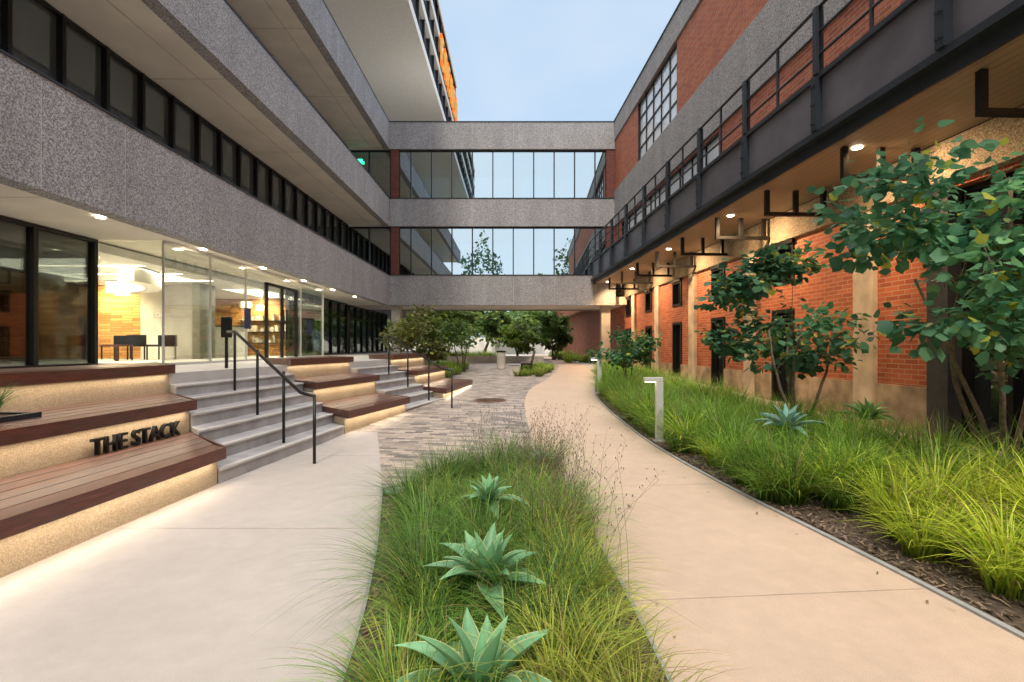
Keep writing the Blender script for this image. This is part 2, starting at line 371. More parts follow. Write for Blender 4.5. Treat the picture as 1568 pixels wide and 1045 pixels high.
for y in (10.29,11.9,13.5,17.0,18.99): b.box(-7.03,-6.99,y-.012,y+.012,TZ,3.6)
b.box(-7.04,-6.98,10.3,19,TZ,TZ+.05); b.box(-7.04,-6.98,10.3,19,3.56,3.62); b.box(-8.3,-7,10.27,10.31,TZ,TZ+.05)
b.obj('glass_channels',m_alum,LG)
b=MB(); b.box(-7.06,-6.97,14.6,14.66,TZ,3.3); b.box(-7.06,-6.97,16.6,16.66,TZ,3.3); b.box(-7.06,-6.97,15.6,15.64,TZ,3.3); b.box(-7.06,-6.97,14.6,16.66,3.24,3.32)
b.box(-6.93,-6.9,15.5,15.53,1.7,2.6); b.box(-6.93,-6.9,15.72,15.75,1.7,2.6); b.obj('entrance_door_frame',m_black,LG)
b=MB(); b.box(-6.98,-6.96,13.35,13.65,1.95,2.5); b.box(-6.98,-6.96,17.6,17.85,1.9,2.4); b.obj('notice_panels',plain('navy',(.02,.03,.08)),LG)
LI=group('lobby_interior')
MB().box(-16.5,-8.42,-4,26,3.42,3.6).obj('ceiling',m_white,LI)
MB().box(-16.6,-16.4,-4,26,TZ,3.42).obj('rear_wall',plain('plaster_beige',(.65,.58,.48)),LI)
MB().box(-16.4,-11.7,16.2,16.4,TZ+.002,3.41).obj('timber_feature_wall',m_slat,LI)
MB().box(-11.68,-9.75,16.1,16.4,TZ+.002,3.41).obj('concrete_wall',plain('interior_concrete',(.62,.60,.56),.7,var=.2,scale=1.5),LI)
MB().box(-16.4,-8.5,21.0,21.2,TZ+.002,3.41).obj('timber_feature_wall',m_slat,LI)
MB().box(-9.74,-9.5,15.6,16.4,TZ+.002,3.41).obj('dark_portal',plain('portal_grey',(.2,.2,.16),.5),LI)
b=MB()
for i in range(14):
    a0=math.radians(6*i); a1=math.radians(6*(i+1)); r=3.2; cx,cy=-12.2,12.2
    p=[(cx+r*math.cos(a0),cy+r*math.sin(a0)),(cx+r*math.cos(a1),cy+r*math.sin(a1)),(cx+(r-.4)*math.cos(a1),cy+(r-.4)*math.sin(a1)),(cx+(r-.4)*math.cos(a0),cy+(r-.4)*math.sin(a0))]
    b.prism(p,3.05,3.41)
b.obj('curved_bulkhead',m_white,LI)
MB().box(-10.9,-9.4,17.5,18.2,TZ,2.15).obj('reception_desk',m_white,LI); MB().box(-11,-9.3,17.4,18.3,2.15,2.2).obj('desk_top',m_black,LI)
b=MB()
for px,py in ((-10.9,14.6),(-10.2,14.9),(-11.9,15.4)):
    b.box(px-.28,px+.28,py-.28,py+.28,1.48,1.54)
    for dx in (-.26,.23):
        for dy in (-.26,.23): b.box(px+dx,px+dx+.03,py+dy,py+dy+.03,TZ,1.48)
    b.box(px-.28,px+.28,py+.25,py+.28,1.54,1.82)
b.obj('lounge_chairs',m_black,LI)
b=MB(); b.box(-12.6,-12.45,15.0,15.1,TZ,2.0); b.box(-12.66,-12.39,14.97,15.13,2.0,2.35); b.obj('kiosk',m_steel,LI)
# shelving with objects on the timber wall, side table and added pendants
b=MB(); r5=random.Random(5)
for z in (1.6,2.05,2.5): b.box(-11.0,-9.0,20.72,20.98,z,z+.03)
b.obj('wall_shelves',m_black,LI)
b=MB()
for z in (1.63,2.08,2.53):
    x=-10.95
    while x<-9.1:
        w_=r5.uniform(.04,.16); 
        if r5.random()<.65: b.box(x,x+w_*.9,20.76,20.94,z,z+r5.uniform(.12,.3))
        x+=w_+r5.uniform(0,.1)
b.obj('shelf_objects',m_conc,LI)
b=MB(); ring(b,.35,1.5,1.54,24,-10.5,13.6); b.box(-10.53,-10.47,13.57,13.63,TZ,1.5); b.obj('side_table',m_woodf,LI)
b=MB()
for x,y in ((-9.6,12.6),(-8.7,16.8),(-8.9,18.2)): ring(b,.16,2.75,2.95,16,x,y); b.tube([(x,y,2.95),(x,y,3.42)],.006,4)
b.obj('added_pendants',emit('added_pendant_glow',(1,.85,.6),3),LI)  # pendants put in to give the lobby more brightness and detail
b=MB()
for y in (12.2,13.6,15.0): b.box(-11.5,-8.8,y,y+.08,3.405,3.418)
b.obj('linear_lights',m_led,LI)
cu2=bpy.data.curves.new('wall_letters','FONT'); cu2.body='LOBBY 1000'; cu2.size=.2; cu2.extrude=.01; t2=bpy.data.objects.new('wall_letters',cu2); t2.location=(-11.3,16.08,2.4); t2.rotation_euler=(math.pi/2,0,0); link(t2,LI); cu2.materials.append(m_white)
for loc,p,sx,sy in (((-10.5,13,3.38),400,3,4),((-9,18.5,3.38),260,1.2,3),((-12.5,6,3.38),100,3,5),((-10,23,3.38),60,2,3)):
    arealight('ceiling_light',loc,sx,sy,p,(1,.86,.62),(0,0,0),LI)
for x,y in ((-12.6,15.4),(-10.2,20.2)):
    l=bpy.data.lights.new('spot','SPOT'); l.energy=400; l.color=(1,.74,.38); l.spot_size=2.4; l.spot_blend=.8; l.shadow_soft_size=.1; o=bpy.data.objects.new('wall_washer',l); o.location=(x,y,3.35); o.rotation_euler=(math.radians(35),0,0); link(o,LI)
b=MB()
for y in (5.6,8.4,11.2,13.9,16.6,19.3,22):
    ring(b,.07,3.60,3.622,16,-6.75,y)
for y in (8.4,13.9,19.3):
    l=bpy.data.lights.new('downlight','SPOT'); l.energy=130; l.color=(1,.8,.55); l.spot_size=2.2; l.spot_blend=.7; l.shadow_soft_size=.06; o=bpy.data.objects.new('downlight',l); o.location=(-6.75,y,3.58); link(o,LB)
b.obj('downlight_lenses',m_lamp,LB)

# ------------------------------------------------------------------ bridge
BR=group('skybridge')
bx0,bx1=-6.225,5.27; BY=26.0
for z0,z1 in levels:
    panels(BY,BY+.3,z0,z1,bx0,bx1,2.1,'fascia_panels',BR,m_fascia,'x',.012)
    MB().box(bx0,bx1,BY+.008,BY+.28,z0+.01,z1-.01).obj('fascia_backing',m_joint,BR)
    MB().box(bx0,bx1,30,30.3,z0,z1).obj('rear_fascia',m_fascia,BR)
    MB().box(-9.7,5.9,BY+.31,29.9,z0+.05,z0+.45).obj('floor_slab',m_soffit,BR)
    MB().box(bx0,bx1,BY-.03,BY+.3,z1+.003,z1+.04).obj('cap_flashing',m_steel,BR)
MB().box(-9.7,5.9,BY+.31,29.9,12.3,12.6).obj('roof_slab',m_soffit,BR)
mgr=glassmat('glass_rear',(.8,.85,.85),.3,.05,bump=0)
for (z0,z1) in ((5.08,7.58),(8.98,11.5)):
    for yy,nm in ((BY+.2,'front'),(30.1,'rear')):
        MB().box(-8.35,bx1,yy,yy+.02,z0,z1).obj(nm+'_glass',m_gbridge if nm=='front' else mgr,BR)
        b=MB(); xs=[-8.35,-7.3]+[bx0+.02+i*1.045 for i in range(12)]
        for x in xs: b.box(x-.028,x+.028,yy-.06,yy+.06,z0,z1)
        b.box(-8.35,bx1,yy-.05,yy+.05,z0,z0+.06); b.box(-8.35,bx1,yy-.05,yy+.05,z1-.08,z1)
        b.obj(nm+'_mullions',m_black,BR)
    b=MB(); b.box(-6.16,-5.75,BY+.05,BY+.12,z0-.0,z1) ; b.box(4.8,5.24,BY+.05,BY+.12,z0-.0,z1); b.obj('brick_piers',m_brickd,BR)
    b=MB(); b.box(-9,5.2,29.5,29.54,z0,z0+.55); b.box(-9,5.2,28,28.15,z1-.5,z1-.38)
    for x in (-3.5,0.2,3.6): b.box(x,x+.3,28.4,28.7,z0-.8,z1+.1)
    b.obj('interior_beams',m_conc,BR)
MB().box(-7.9,-7.6,26.02,26.06,10.85,11.0).obj('exit_sign',m_exit,BR)
b=MB(); b.box(-6.2,-5.75,26.3,26.8,TZ-.6,3.6); b.box(4.6,5.05,26.3,26.8,g(26),3.6); b.obj('columns',m_conc,BR)

# ------------------------------------------------------------------ right building (rotated frame)
TH=math.atan(.045)
RB=group('brick_warehouse',(0,0,0),TH)
def wall_open(x0,x1,y0,y1,z0,z1,ops,name,mat,parent):
    ys=sorted(set([y0,y1]+[v for o in ops for v in o[:2] if y0<v<y1])); zs=sorted(set([z0,z1]+[v for o in ops for v in o[2:4] if z0<v<z1])); b=MB()
    for i in range(len(ys)-1):
        run=None
        for j in range(len(zs)-1):
            cy=(ys[i]+ys[i+1])/2; cz=(zs[j]+zs[j+1])/2
            if any(o[0]<cy<o[1] and o[2]<cz<o[3] for o in ops):
                if run: b.box(x0,x1,ys[i],ys[i+1],*run); run=None
            else: run=(run[0],zs[j+1]) if run else (zs[j],zs[j+1])
        if run: b.box(x0,x1,ys[i],ys[i+1],*run)
    b.obj(name,mat,parent)
wins=[]; doors=[]
for y in (11.6,15.1,18.55,22.0,25.3):
    wins.append((y,y+.9,3.0,3.92)); doors.append((y+.0,y+.9,-.2,2.38))
big=(5.0,7.95,-.2,3.93)
ops=wins+doors+[big]
wall_open(7.1,7.5,-9.5,52,-.1,4.64,ops,'ground_floor_brick',m_brick,RB)
b=MB()
segs=[(-9.5,5.0),(7.95,11.6)]+[(doors[i][1],doors[i+1][0]) for i in range(4)]+[(26.2,34)]
for a,c in segs: b.box(7.05,7.1,a,c,-.1,.82)
b.obj('concrete_plinth',plain('stained_concrete',(.42,.33,.24),.85,var=.55,scale=2.5),RB)
b=MB()
for y in (9.05,13.3,17.2,20.9,24.4): b.box(7.0,7.098,y,y+.5,-.1,3.99)
b.obj('pilasters',plain('pilaster_concrete',(.58,.5,.4),.85,var=.35,scale=2),RB)
MB().box(6.97,7.098,-9.5,34,4.0,4.645).obj('aggregate_frieze',m_fascia_w,RB)
b=MB(); fr=MB()
for (a,c,z0,z1) in wins+doors:
    b.box(7.25,7.27,a,c,z0,z1)
    t=.08; fr.box(7.06,7.24,a,a+t,z0,z1); fr.box(7.06,7.24,c-t,c,z0,z1); fr.box(7.06,7.24,a+t,c-t,z1-t,z1); fr.box(7.06,7.24,a+t,c-t,z0,z0+t)
    if z1>3: fr.box(7.0,7.058,a-.05,c+.05,z1-.02,z1+.09); fr.box(7.16,7.22,(a+c)/2-.02,(a+c)/2+.02,z0+t,z1-t)
b.obj('window_and_door_glass',m_gdark,RB); fr.obj('window_and_door_frames',m_black,RB)
a,c,z0,z1=big
MB().box(7.4,7.42,a,c,z0,z1).obj('large_opening_glass',m_gdark,RB)
b=MB(); b.box(7.05,7.38,c-.38,c-.001,0,z1); b.obj('opening_panel',plain('opening_panel_grey',(.07,.075,.085),.4,.2,bump=0),RB)
b=MB()
for y in (a,a+.9,a+1.8,c-.44): b.box(7.28,7.4,y,y+.07,0,z1)
for z in (0.0,2.4,z1-.08): b.box(7.28,7.4,a,c-.39,z,z+.08)
b.obj('opening_frame',m_black,RB)
strip=(14,24.5,5.9,7.5); bigw=(17.2,21.8,9.36,11.9)
wall_open(6.41,6.8,-9.5,25.95,4.9,7.6,[strip],'mid_brick',m_brick,RB)
panels(6.36,6.8,7.602,9.355,-9.5,25.95,3.4,'aggregate_band',RB,m_fascia,'y',.015)
wall_open(6.41,6.8,-9.5,25.95,9.36,11.95,[bigw],'upper_brick',m_brick,RB)
panels(6.36,6.8,11.952,12.9,-9.5,25.95,3.4,'parapet',RB,m_fascia,'y',.015)
MB().box(6.33,6.83,-9.5,25.95,12.903,12.95).obj('coping',m_steel,RB)
MB().box(6.81,15,-9.5,50,4.9,12.6).obj('building_core',m_brickd,RB)
MB().box(6.5,6.8,30.4,50,4.0,12.9).obj('rear_brick',m_brick,RB)
def gridwin(o,ny,nz):
    a,c,z0,z1=o; MB().box(6.52,6.54,a,c,z0,z1).obj('window_glass',m_gsky,RB); b=MB()
    for i in range(ny+1): y=a+(c-a)*i/ny; b.box(6.48,6.519,y-.028,y+.028,z0,z1)
    for i in range(nz+1): z=z0+(z1-z0)*i/nz; b.box(6.485,6.519,a,c,z-.028,z+.028)
    b.box(6.42,6.519,a,a+.05,z0,z1); b.box(6.42,6.519,c-.05,c,z0,z1); b.box(6.42,6.519,a,c,z1-.05,z1)
    b.obj('window_grid',m_black,RB)
gridwin(strip,10,2); gridwin(bigw,5,4)
BA=group('steel_balcony',(0,0,0),TH)
MB().box(5.32,6.96,-9.5,26,4.66,4.75).obj('soffit_planks',m_canopy,BA)
MB().box(5.32,6.35,-9.5,25.9,5.0,5.06).obj('deck',m_steel,BA)
MB().box(5.24,5.30,-9.5,26,4.9,5.72).obj('side_panel',m_panel,BA)
b=MB(); b.box(5.16,5.36,-9.5,26,4.80,4.898); b.box(5.18,5.34,-9.5,26,5.722,5.80); b.box(5.3,5.34,-9.5,26,4.62,4.8)
ys=np.arange(5.5-2.25*6,26.2,2.27)
for y in ys:
    b.box(5.13,5.238,y-.06,y+.06,4.9,5.72); b.box(5.15,5.2,y-.05,y+.05,5.8,6.86); b.box(5.22,5.27,y-.05,y+.05,5.8,6.86)
    for z in (5.0,5.3,5.6): b.box(5.10,5.13,y-.035,y-.015,z,z+.02); b.box(5.10,5.13,y+.015,y+.035,z,z+.02)
    ym=y+1.13; b.box(5.19,5.23,ym-.02,ym+.02,5.8,6.86)
b.obj('edge_beam_and_posts',m_steel,BA)
b=MB()
for z in (6.1,6.46,6.86): b.tube([(5.21,-9.4,z),(5.21,26,z)],.022 if z<6.8 else .03,8)
b.obj('rails',m_steel,BA,True)
b=MB()
for y in ys:
    w=.04
    b.box(5.6,6.96,y-w,y+w,4.14,4.215)
    for x in (5.6,6.2,6.78): b.box(x,x+.085,y-w,y+w,4.217,4.655)
b.obj('hanging_brackets',m_black,BA)
b=MB()
for y in np.arange(-.3,26,4.27):
    ring(b,.075,4.645,4.662,16,5.85,y-.35)
    l=bpy.data.lights.new('downlight','SPOT'); l.energy=560; l.color=(1,.64,.33); l.spot_size=2.7; l.spot_blend=.9; l.shadow_soft_size=.12; o=bpy.data.objects.new('downlight',l); o.location=(5.75,y-.35,4.6); o.rotation_euler=(0,math.radians(-28),0); link(o,BA)
b.obj('downlight_lenses',m_lamp,BA)

# ------------------------------------------------------------------ bollard lights
def bollard(x,y,h=.94):
    e=group('bollard_light',(x,y,g(y)))
    b=MB(); b.box(-.055,.055,-.045,.045,.03,h); b.box(-.24,.055,-.045,.045,h+.001,h+.07); b.box(-.1,.1,-.09,.09,0,.03); b.obj('post_and_arm',m_alum,e,bevel=.006)
    MB().box(-.22,-.07,-.03,.03,h-.006,h).obj('lens',m_led,e)
bollard(2.3,8.0); bollard(2.42,14.2)
# ------------------------------------------------------------------ vegetation
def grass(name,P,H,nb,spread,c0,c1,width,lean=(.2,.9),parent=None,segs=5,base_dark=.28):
    P=np.array(P); n=len(P); N=n*nb; base=np.repeat(P,nb,0); h=np.repeat(np.array(H),nb)*rng.uniform(.5,1.15,N)
    ang=rng.uniform(0,2*np.pi,N); rr=spread*np.sqrt(rng.uniform(0,1,N)); base=base+np.stack([np.cos(ang)*rr,np.sin(ang)*rr,np.zeros(N)],1)
    ang2=ang+rng.normal(0,.6,N); ln=rng.uniform(lean[0],lean[1],N); w=width*rng.uniform(.6,1.3,N)
    d=np.stack([np.cos(ang2),np.sin(ang2),np.zeros(N)],1); sd=np.stack([-np.sin(ang2),np.cos(ang2),np.zeros(N)],1)
    tw=rng.uniform(-1,1,N)[:,None]*.6; sd=sd+d*tw
    T=np.linspace(0,1,segs+1); V=np.zeros((N,segs+1,2,3)); C=np.zeros((N,segs+1,2,3)); cm=rng.uniform(0,1,(N,1)); cl=np.repeat(rng.uniform(.6,1.35,n),nb)[:,None]
    col=(np.array(c0)*(1-cm)+np.array(c1)*cm)*cl
    dead=rng.uniform(0,1,N)<.06; col[dead]=np.array([.38,.29,.12])
    for i,t in enumerate(T):
        c=base+d*(h*ln*t**1.7)[:,None]; c[:,2]+=h*(t-.55*ln*t**2.6)
        ww=(w*(1-t**2.2)+.0004)[:,None]*.5
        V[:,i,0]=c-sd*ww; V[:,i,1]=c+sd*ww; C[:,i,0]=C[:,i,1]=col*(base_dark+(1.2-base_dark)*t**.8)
    idx=np.arange(N*(segs+1)*2).reshape(N,segs+1,2)
    Fq=np.stack([idx[:,:-1,0],idx[:,:-1,1],idx[:,1:,1],idx[:,1:,0]],-1).reshape(-1,4)
    return fast_mesh(name,V.reshape(-1,3),Fq,C.reshape(-1,3),m_grass,parent)
def scatter(y0,y1,lf,rf,sp,cond=None):
    out=[]
    for y in np.arange(y0,y1,sp):
        a,b_=lf(y),rf(y)
        for x in np.arange(a,b_,sp):
            q=(x+random.uniform(-.45,.45)*sp,y+random.uniform(-.45,.45)*sp)
            if q[0]<a-.05 or q[0]>b_+.05: continue
            if cond and not cond(*q): continue
            out.append((q[0],q[1],g(q[1])+.01))
    return out
P=scatter(2.4,20.5,lambda y:RP(y)+.22,lambda y:5.35-.045*y,.34,lambda x,y: not(y<4.6 and x<4.7))
H=[random.uniform(.5,.92) for _ in P]
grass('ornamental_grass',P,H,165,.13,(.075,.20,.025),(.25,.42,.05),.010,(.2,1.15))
P=scatter(1.9,5.8,lambda y:RP(y)+.26,lambda y:5.2,.36,lambda x,y: y<5.1 and x<4.8)+[(2.45,9.2,.03),(2.5,9.9,.05),(2.42,10.8,.08),(2.4,11.6,.1),(2.45,8.7,.0),(2.55,6.4,0),(2.5,7.3,0)]
grass('lomandra_grass',P,[random.uniform(.5,.8) for _ in P],140,.1,(.24,.38,.03),(.60,.68,.07),.012,(.3,1.05))
AG=((-.17,3.85,.40),(-.13,2.78,.46),(-.12,2.02,.46))
P=scatter(1.15,6.3,lambda y:LW(y)+.27,lambda y:MR(y)-.15,.255,lambda x,y: (x<.25 or y>3.7) and y<4.95+(x+1.3)*.88 and all((x-a)**2+(y-b)**2>.04 for a,b,_ in AG))
P=[(x,y,z) for x,y,z in P]
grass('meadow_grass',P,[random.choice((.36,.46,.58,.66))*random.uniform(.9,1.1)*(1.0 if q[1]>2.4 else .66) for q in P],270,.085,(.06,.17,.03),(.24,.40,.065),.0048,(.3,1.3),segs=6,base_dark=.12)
P=scatter(1.6,3.9,lambda y:.18,lambda y:.52,.19)+[(-.45,2.0,.01),(-.35,1.75,.01),(.35,4.1,.01),(.1,5.2,.01),(-.5,2.6,.01),(.2,4.6,.01),(-.5,4.4,.01)]
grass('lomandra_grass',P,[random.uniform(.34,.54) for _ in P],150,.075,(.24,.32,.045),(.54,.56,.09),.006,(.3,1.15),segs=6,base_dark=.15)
P=scatter(18.2,24.5,lambda y:-4.6 if y>20 else -3.4,lambda y:-2.2,.45)
grass('ornamental_grass',P,[random.uniform(.4,.6) for _ in P],70,.16,(.12,.24,.03),(.38,.52,.07),.018)
P=scatter(19.6,24.5,lambda y:.2+(y-19.6)*.12,lambda y:1.2+(y-19.6)*.16,.35)
grass('ornamental_grass',P,[random.uniform(.3,.42) for _ in P],80,.16,(.12,.24,.03),(.4,.5,.07),.018)
P=scatter(3.4,4.8,lambda y:-4.9,lambda y:-4.62,.18)
grass('ornamental_grass',[(x,y,.85) for x,y,z in P],[.42 for q in P],80,.07,(.08,.2,.05),(.24,.38,.1),.010,(.2,1.0))
P=scatter(30,48,lambda y:3.4,lambda y:5.0,.8)+scatter(36,44,lambda y:-6,lambda y:-1,.9)
grass('ornamental_grass',P,[random.uniform(.6,.9) for _ in P],60,.3,(.14,.26,.03),(.5,.6,.1),.03)
b=MB(); bb=MB()
for i in range(280):
    x=random.gauss(.38,.14); y=random.uniform(3.0,6.3)
    if random.random()<.3: x=random.uniform(-.5,.4); y=random.uniform(5.0,6.1)
    h=random.uniform(.45,.85); a=random.uniform(0,6.28); l=random.uniform(.05,.4)
    pts=[(x+math.cos(a)*l*t*t*h*1.5,y+math.sin(a)*l*t*t*h*1.5,h*t) for t in (0,.35,.7,1)]
    b.tube(pts,[.0018,.0015,.0012,.0008],3,False)
    for t in np.linspace(.6,1,random.randint(3,6)):
        q=Vector((x+math.cos(a)*l*t*t*h*1.5,y+math.sin(a)*l*t*t*h*1.5,h*t)); a2=random.uniform(0,6.28)
        e=q+Vector((math.cos(a2)*.03,math.sin(a2)*.03,.03)); b.tube([q,e],.0008,3,False); bb.tube([e-Vector((0,0,.007)),e,e+Vector((0,0,.008))],[.001,.0032,.001],4)
ds=group('dried_flower_stems'); b.obj('stems',plain('dry_stem',(.24,.18,.12),.9,bump=0),ds); bb.obj('seed_heads',plain('seed',(.14,.09,.07),.9,bump=0),ds)
def agave(x,y,z,R,n=16,seed=0,green=(.14,.30,.15),edge=(.68,.70,.36),wid=.2):
    r=random.Random(seed); V=[];Fq=[];C=[]
    for i in range(n):
        k=i/n; az=i*2.399+r.uniform(-.2,.2); el=math.radians(14+66*k+r.uniform(-7,7)); L=R*(1.1-.3*k)*r.uniform(.82,1.12); W=L*wid*.5*(1-.25*k)+.005
        n0=len(V); ns=10; bend=r.uniform(-.2,.2); tone=r.uniform(.8,1.2); dr=r.uniform(.2,.42)
        for s in range(ns+1):
            t=s/ns
            rad=L*t*math.cos(el-.35*t*t*(1-k)); zz=L*t*math.sin(el)-dr*L*t**3*(1-k)
            w=W*(.62+.85*math.sin(math.pi*min(1,t*1.0)**.9))*(1-t**5)*(1 if t<.99 else .1)
            azt=az+bend*t*t
            for q,u in enumerate((-1,-.87,0,.87,1)):
                lift=abs(u)*w*.6
                px=x+math.cos(azt)*(rad-lift*math.sin(el))-math.sin(azt)*u*w; py=y+math.sin(azt)*(rad-lift*math.sin(el))+math.cos(azt)*u*w; V.append((px,py,z+zz+lift*math.cos(el)))
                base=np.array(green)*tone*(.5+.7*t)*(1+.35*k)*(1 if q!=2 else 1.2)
                C.append(np.array(edge) if q in(0,4) else base)
        for s in range(ns):
            for q in range(4): a=n0+s*5+q; Fq.append((a,a+1,a+6,a+5))
    return fast_mesh('agave_plant',np.array(V),np.array(Fq),np.array(C),m_succ,None,True)
agave(AG[0][0],AG[0][1],.31,.27,20,1); agave(AG[1][0],AG[1][1],.20,.36,24,2); agave(AG[2][0],AG[2][1],.10,.40,20,3)
agave(3.55,6.6,.42,.42,20,4,(.16,.3,.26),(.25,.4,.33)); agave(5.0,7.2,.45,.42,20,5,(.16,.33,.13),(.35,.5,.22)); agave(.3,5.55,.2,.24,14,6,(.14,.26,.18))
def chips(name,pts,parent=None,col=(.2,.14,.095),sc=1):
    n=len(pts); p=np.array(pts); a=rng.uniform(0,6.28,n); l=rng.uniform(.01,.03,n)*sc; w=rng.uniform(.003,.009,n)*sc; ti=rng.uniform(-.5,.5,(n,2))
    d=np.stack([np.cos(a),np.sin(a),ti[:,0]],1)*l[:,None]; s=np.stack([-np.sin(a),np.cos(a),ti[:,1]],1)*w[:,None]
    V=np.stack([p-d-s,p+d-s,p+d+s,p-d+s],1).reshape(-1,3); Fq=np.arange(4*n).reshape(n,4); c=np.repeat(rng.uniform(.4,1.7,(n,1))*np.array([col]),4,0)
    fast_mesh(name,V,Fq,c,m_succ,parent)
pts=[]
while len(pts)<5000:
    y=random.uniform(1.5,6.2); x=random.uniform(LW(y)+.02,MR(y)-.02)
    if y<5.2+(x+1.3)*.75: pts.append((x,y,.025))
chips('bark_chips',pts,pl); pts=[]
while len(pts)<7000:
    y=random.uniform(2,14)*1.0; x=RP(y)+.05+random.random()**1.5*1.2; pts.append((x,y,g(y)+.025))
chips('bark_chips',pts,pr)
pts=[]
for i in range(110):
    y=random.uniform(2.3,14); s_=random.choice((0,1,2)); x=RP(y)-abs(random.gauss(0,.25)) if s_ else (MR(y) if y<6.9 else PR(y))+abs(random.gauss(0,.2)); pts.append((x,y,g(y)+.014))
chips('fallen_leaves',pts,None,(.25,.17,.09),.7)

def tree(name,base,cr,rad,ntw,nleaf,lsize,c0,c1,r0=.035,stems=3,seed=1,droop=.3,clump=.2,trunk_h=.3,bark=m_bark,ncl=9):
    r=random.Random(seed); rg=np.random.default_rng(seed); e=group(name,base); b=MB(); cr=Vector(cr)-Vector(e.location)
    nodes=[]
    for s in range(stems):
        a=6.283*s/stems+r.uniform(-.4,.4); tgt=cr+Vector((math.cos(a)*rad[0]*.45,math.sin(a)*rad[1]*.45,-rad[2]*r.uniform(.0,.35)))
        p0=Vector((math.cos(a)*.04*min(stems-1,2),math.sin(a)*.04*min(stems-1,2),-.05)); n=9; pts=[];rs=[]
        bend=Vector((r.uniform(-.12,.12),r.uniform(-.12,.12),0))*rad[0]
        for i in range(n+1):
            t=i/n; q=p0.lerp(tgt,t); q=Vector((p0.x+(tgt.x-p0.x)*t**1.3,p0.y+(tgt.y-p0.y)*t**1.3,q.z))+bend*math.sin(t*3.1)+Vector((r.uniform(-1,1),r.uniform(-1,1),0))*.012
            pts.append(q); rs.append(r0*(1-.62*t))
            if t>trunk_h: nodes.append((q,rs[-1]))
        b.tube(pts,rs,8)
    cl=[]
    for i in range(ncl):
        while True:
            v=Vector((r.uniform(-1,1),r.uniform(-1,1),r.uniform(-1,1)))
            if .25<v.length<1: break
        cl.append((v,r.uniform(.22,.42)))
    T=[]
    for i in range(ntw):
        c,s=r.choice(cl); v=c+Vector((r.gauss(0,1),r.gauss(0,1),r.gauss(0,.8)))*s*.6
        if v.length>1.15: v*=1.1/v.length
        T.append((cr+Vector((v.x*rad[0],v.y*rad[1],v.z*rad[2])),))
    T.sort(key=lambda t:(t[0]-cr).length)
    LP=[];LD=[]
    for (t,) in T:
        best=min(nodes,key=lambda nd:(nd[0]-t).length+.3*max(0,nd[0].z-t.z)); p,rr=best; d=t-p; L=d.length
        n=max(2,int(L/.12)); n=min(n,7); pts=[];rs=[]; k=Vector((r.uniform(-1,1),r.uniform(-1,1),r.uniform(0,1)))*L*.12
        for i in range(n+1):
            f=i/n; q=p+d*f+k*math.sin(f*3.14)-Vector((0,0,droop*.15*L*f*f)); pts.append(q); rs.append(max(.0022*r0/.035,rr*.6*(1-.6*f)))
            if i: nodes.append((q,rs[-1]))
        b.tube(pts,rs,5,False)
        for m in range(nleaf):
            f=r.uniform(.25,1.05); i=min(n-1,int(f*n)); q=pts[i].lerp(pts[i+1],min(1.1,f*n-i)); off=Vector((r.gauss(0,1),r.gauss(0,1),r.gauss(0,.7)))*clump*.5
            LP.append(q+off); dd=(off.normalized()+d.normalized()*.5 if off.length>0 else d); LD.append(dd)
    b.obj('trunk_and_limbs',bark,e,True)
    P=np.array([tuple(p) for p in LP]); D=np.array([tuple(p) for p in LD]); n=len(P)
    D[:,2]-=droop+rg.uniform(0,.3,n); D/=np.linalg.norm(D,axis=1)[:,None]+1e-9
    up=np.array([0,0,1.0])+rg.normal(0,.45,(n,3)); s=np.cross(D,up); s/=np.linalg.norm(s,axis=1)[:,None]+1e-9; nn=np.cross(s,D)
    sz=lsize*rg.uniform(.5,1.25,n)[:,None]
    sh=[(0,0,0),(.34,.18,.06),(.5,.62,.1),(0,1.0,-.02),(-.5,.62,.1),(-.34,.18,.06)]
    V=np.stack([P+sz*(s*a_+D*b_+nn*c_) for a_,b_,c_ in sh],1).reshape(-1,3)
    i0=np.arange(n)*6; Fq=np.concatenate([np.stack([i0,i0+1,i0+2,i0+3],1),np.stack([i0,i0+3,i0+4,i0+5],1)])
    cm=rg.uniform(0,1,(n,1)); sub=(.6+.8*np.sin(P*np.array([[3.1,2.7,3.7]])/max(rad[0],.3)).mean(1,keepdims=True)**2)
    c=(np.array([c0])*(1-cm)+np.array([c1])*cm)*sub; odd=rg.uniform(0,1,n)<.06; c[odd]=np.array([.36,.40,.06])
    fast_mesh('foliage',V,Fq,np.repeat(c,6,0),m_leaf,e)
    return e
GA=(.045,.16,.09); GB=(.14,.32,.16)
tree('orchid_tree',(5.0,8.9,.05),(4.95,8.9,2.05),(1.35,1.0,.95),80,28,.13,GA,GB,.035,4,11,.35,.2,.35)
tree('orchid_tree',(5.55,5.75,.02),(4.95,5.2,2.5),(1.95,1.3,1.1),165,28,.125,GA,GB,.035,5,5,.35,.2,.3,ncl=17)
tree('orchid_tree',(3.15,14.2,.15),(3.1,14.2,1.5),(.75,.7,.65),55,26,.11,GA,(.15,.32,.1),.03,3,6,.3,.2,.35)
tree('courtyard_tree',(-3.2,19.5,.3),(-3.4,19.5,2.15),(1.25,1.2,1.05),75,30,.13,(.10,.15,.04),(.28,.28,.09),.045,3,8,.2,.3,.35)
tree('courtyard_tree',(-2.1,22,.4),(-2.2,22,1.9),(.9,.9,.7),45,28,.13,(.07,.15,.05),(.2,.3,.08),.04,3,9,.2,.3,.35)
rr=random.Random(3)
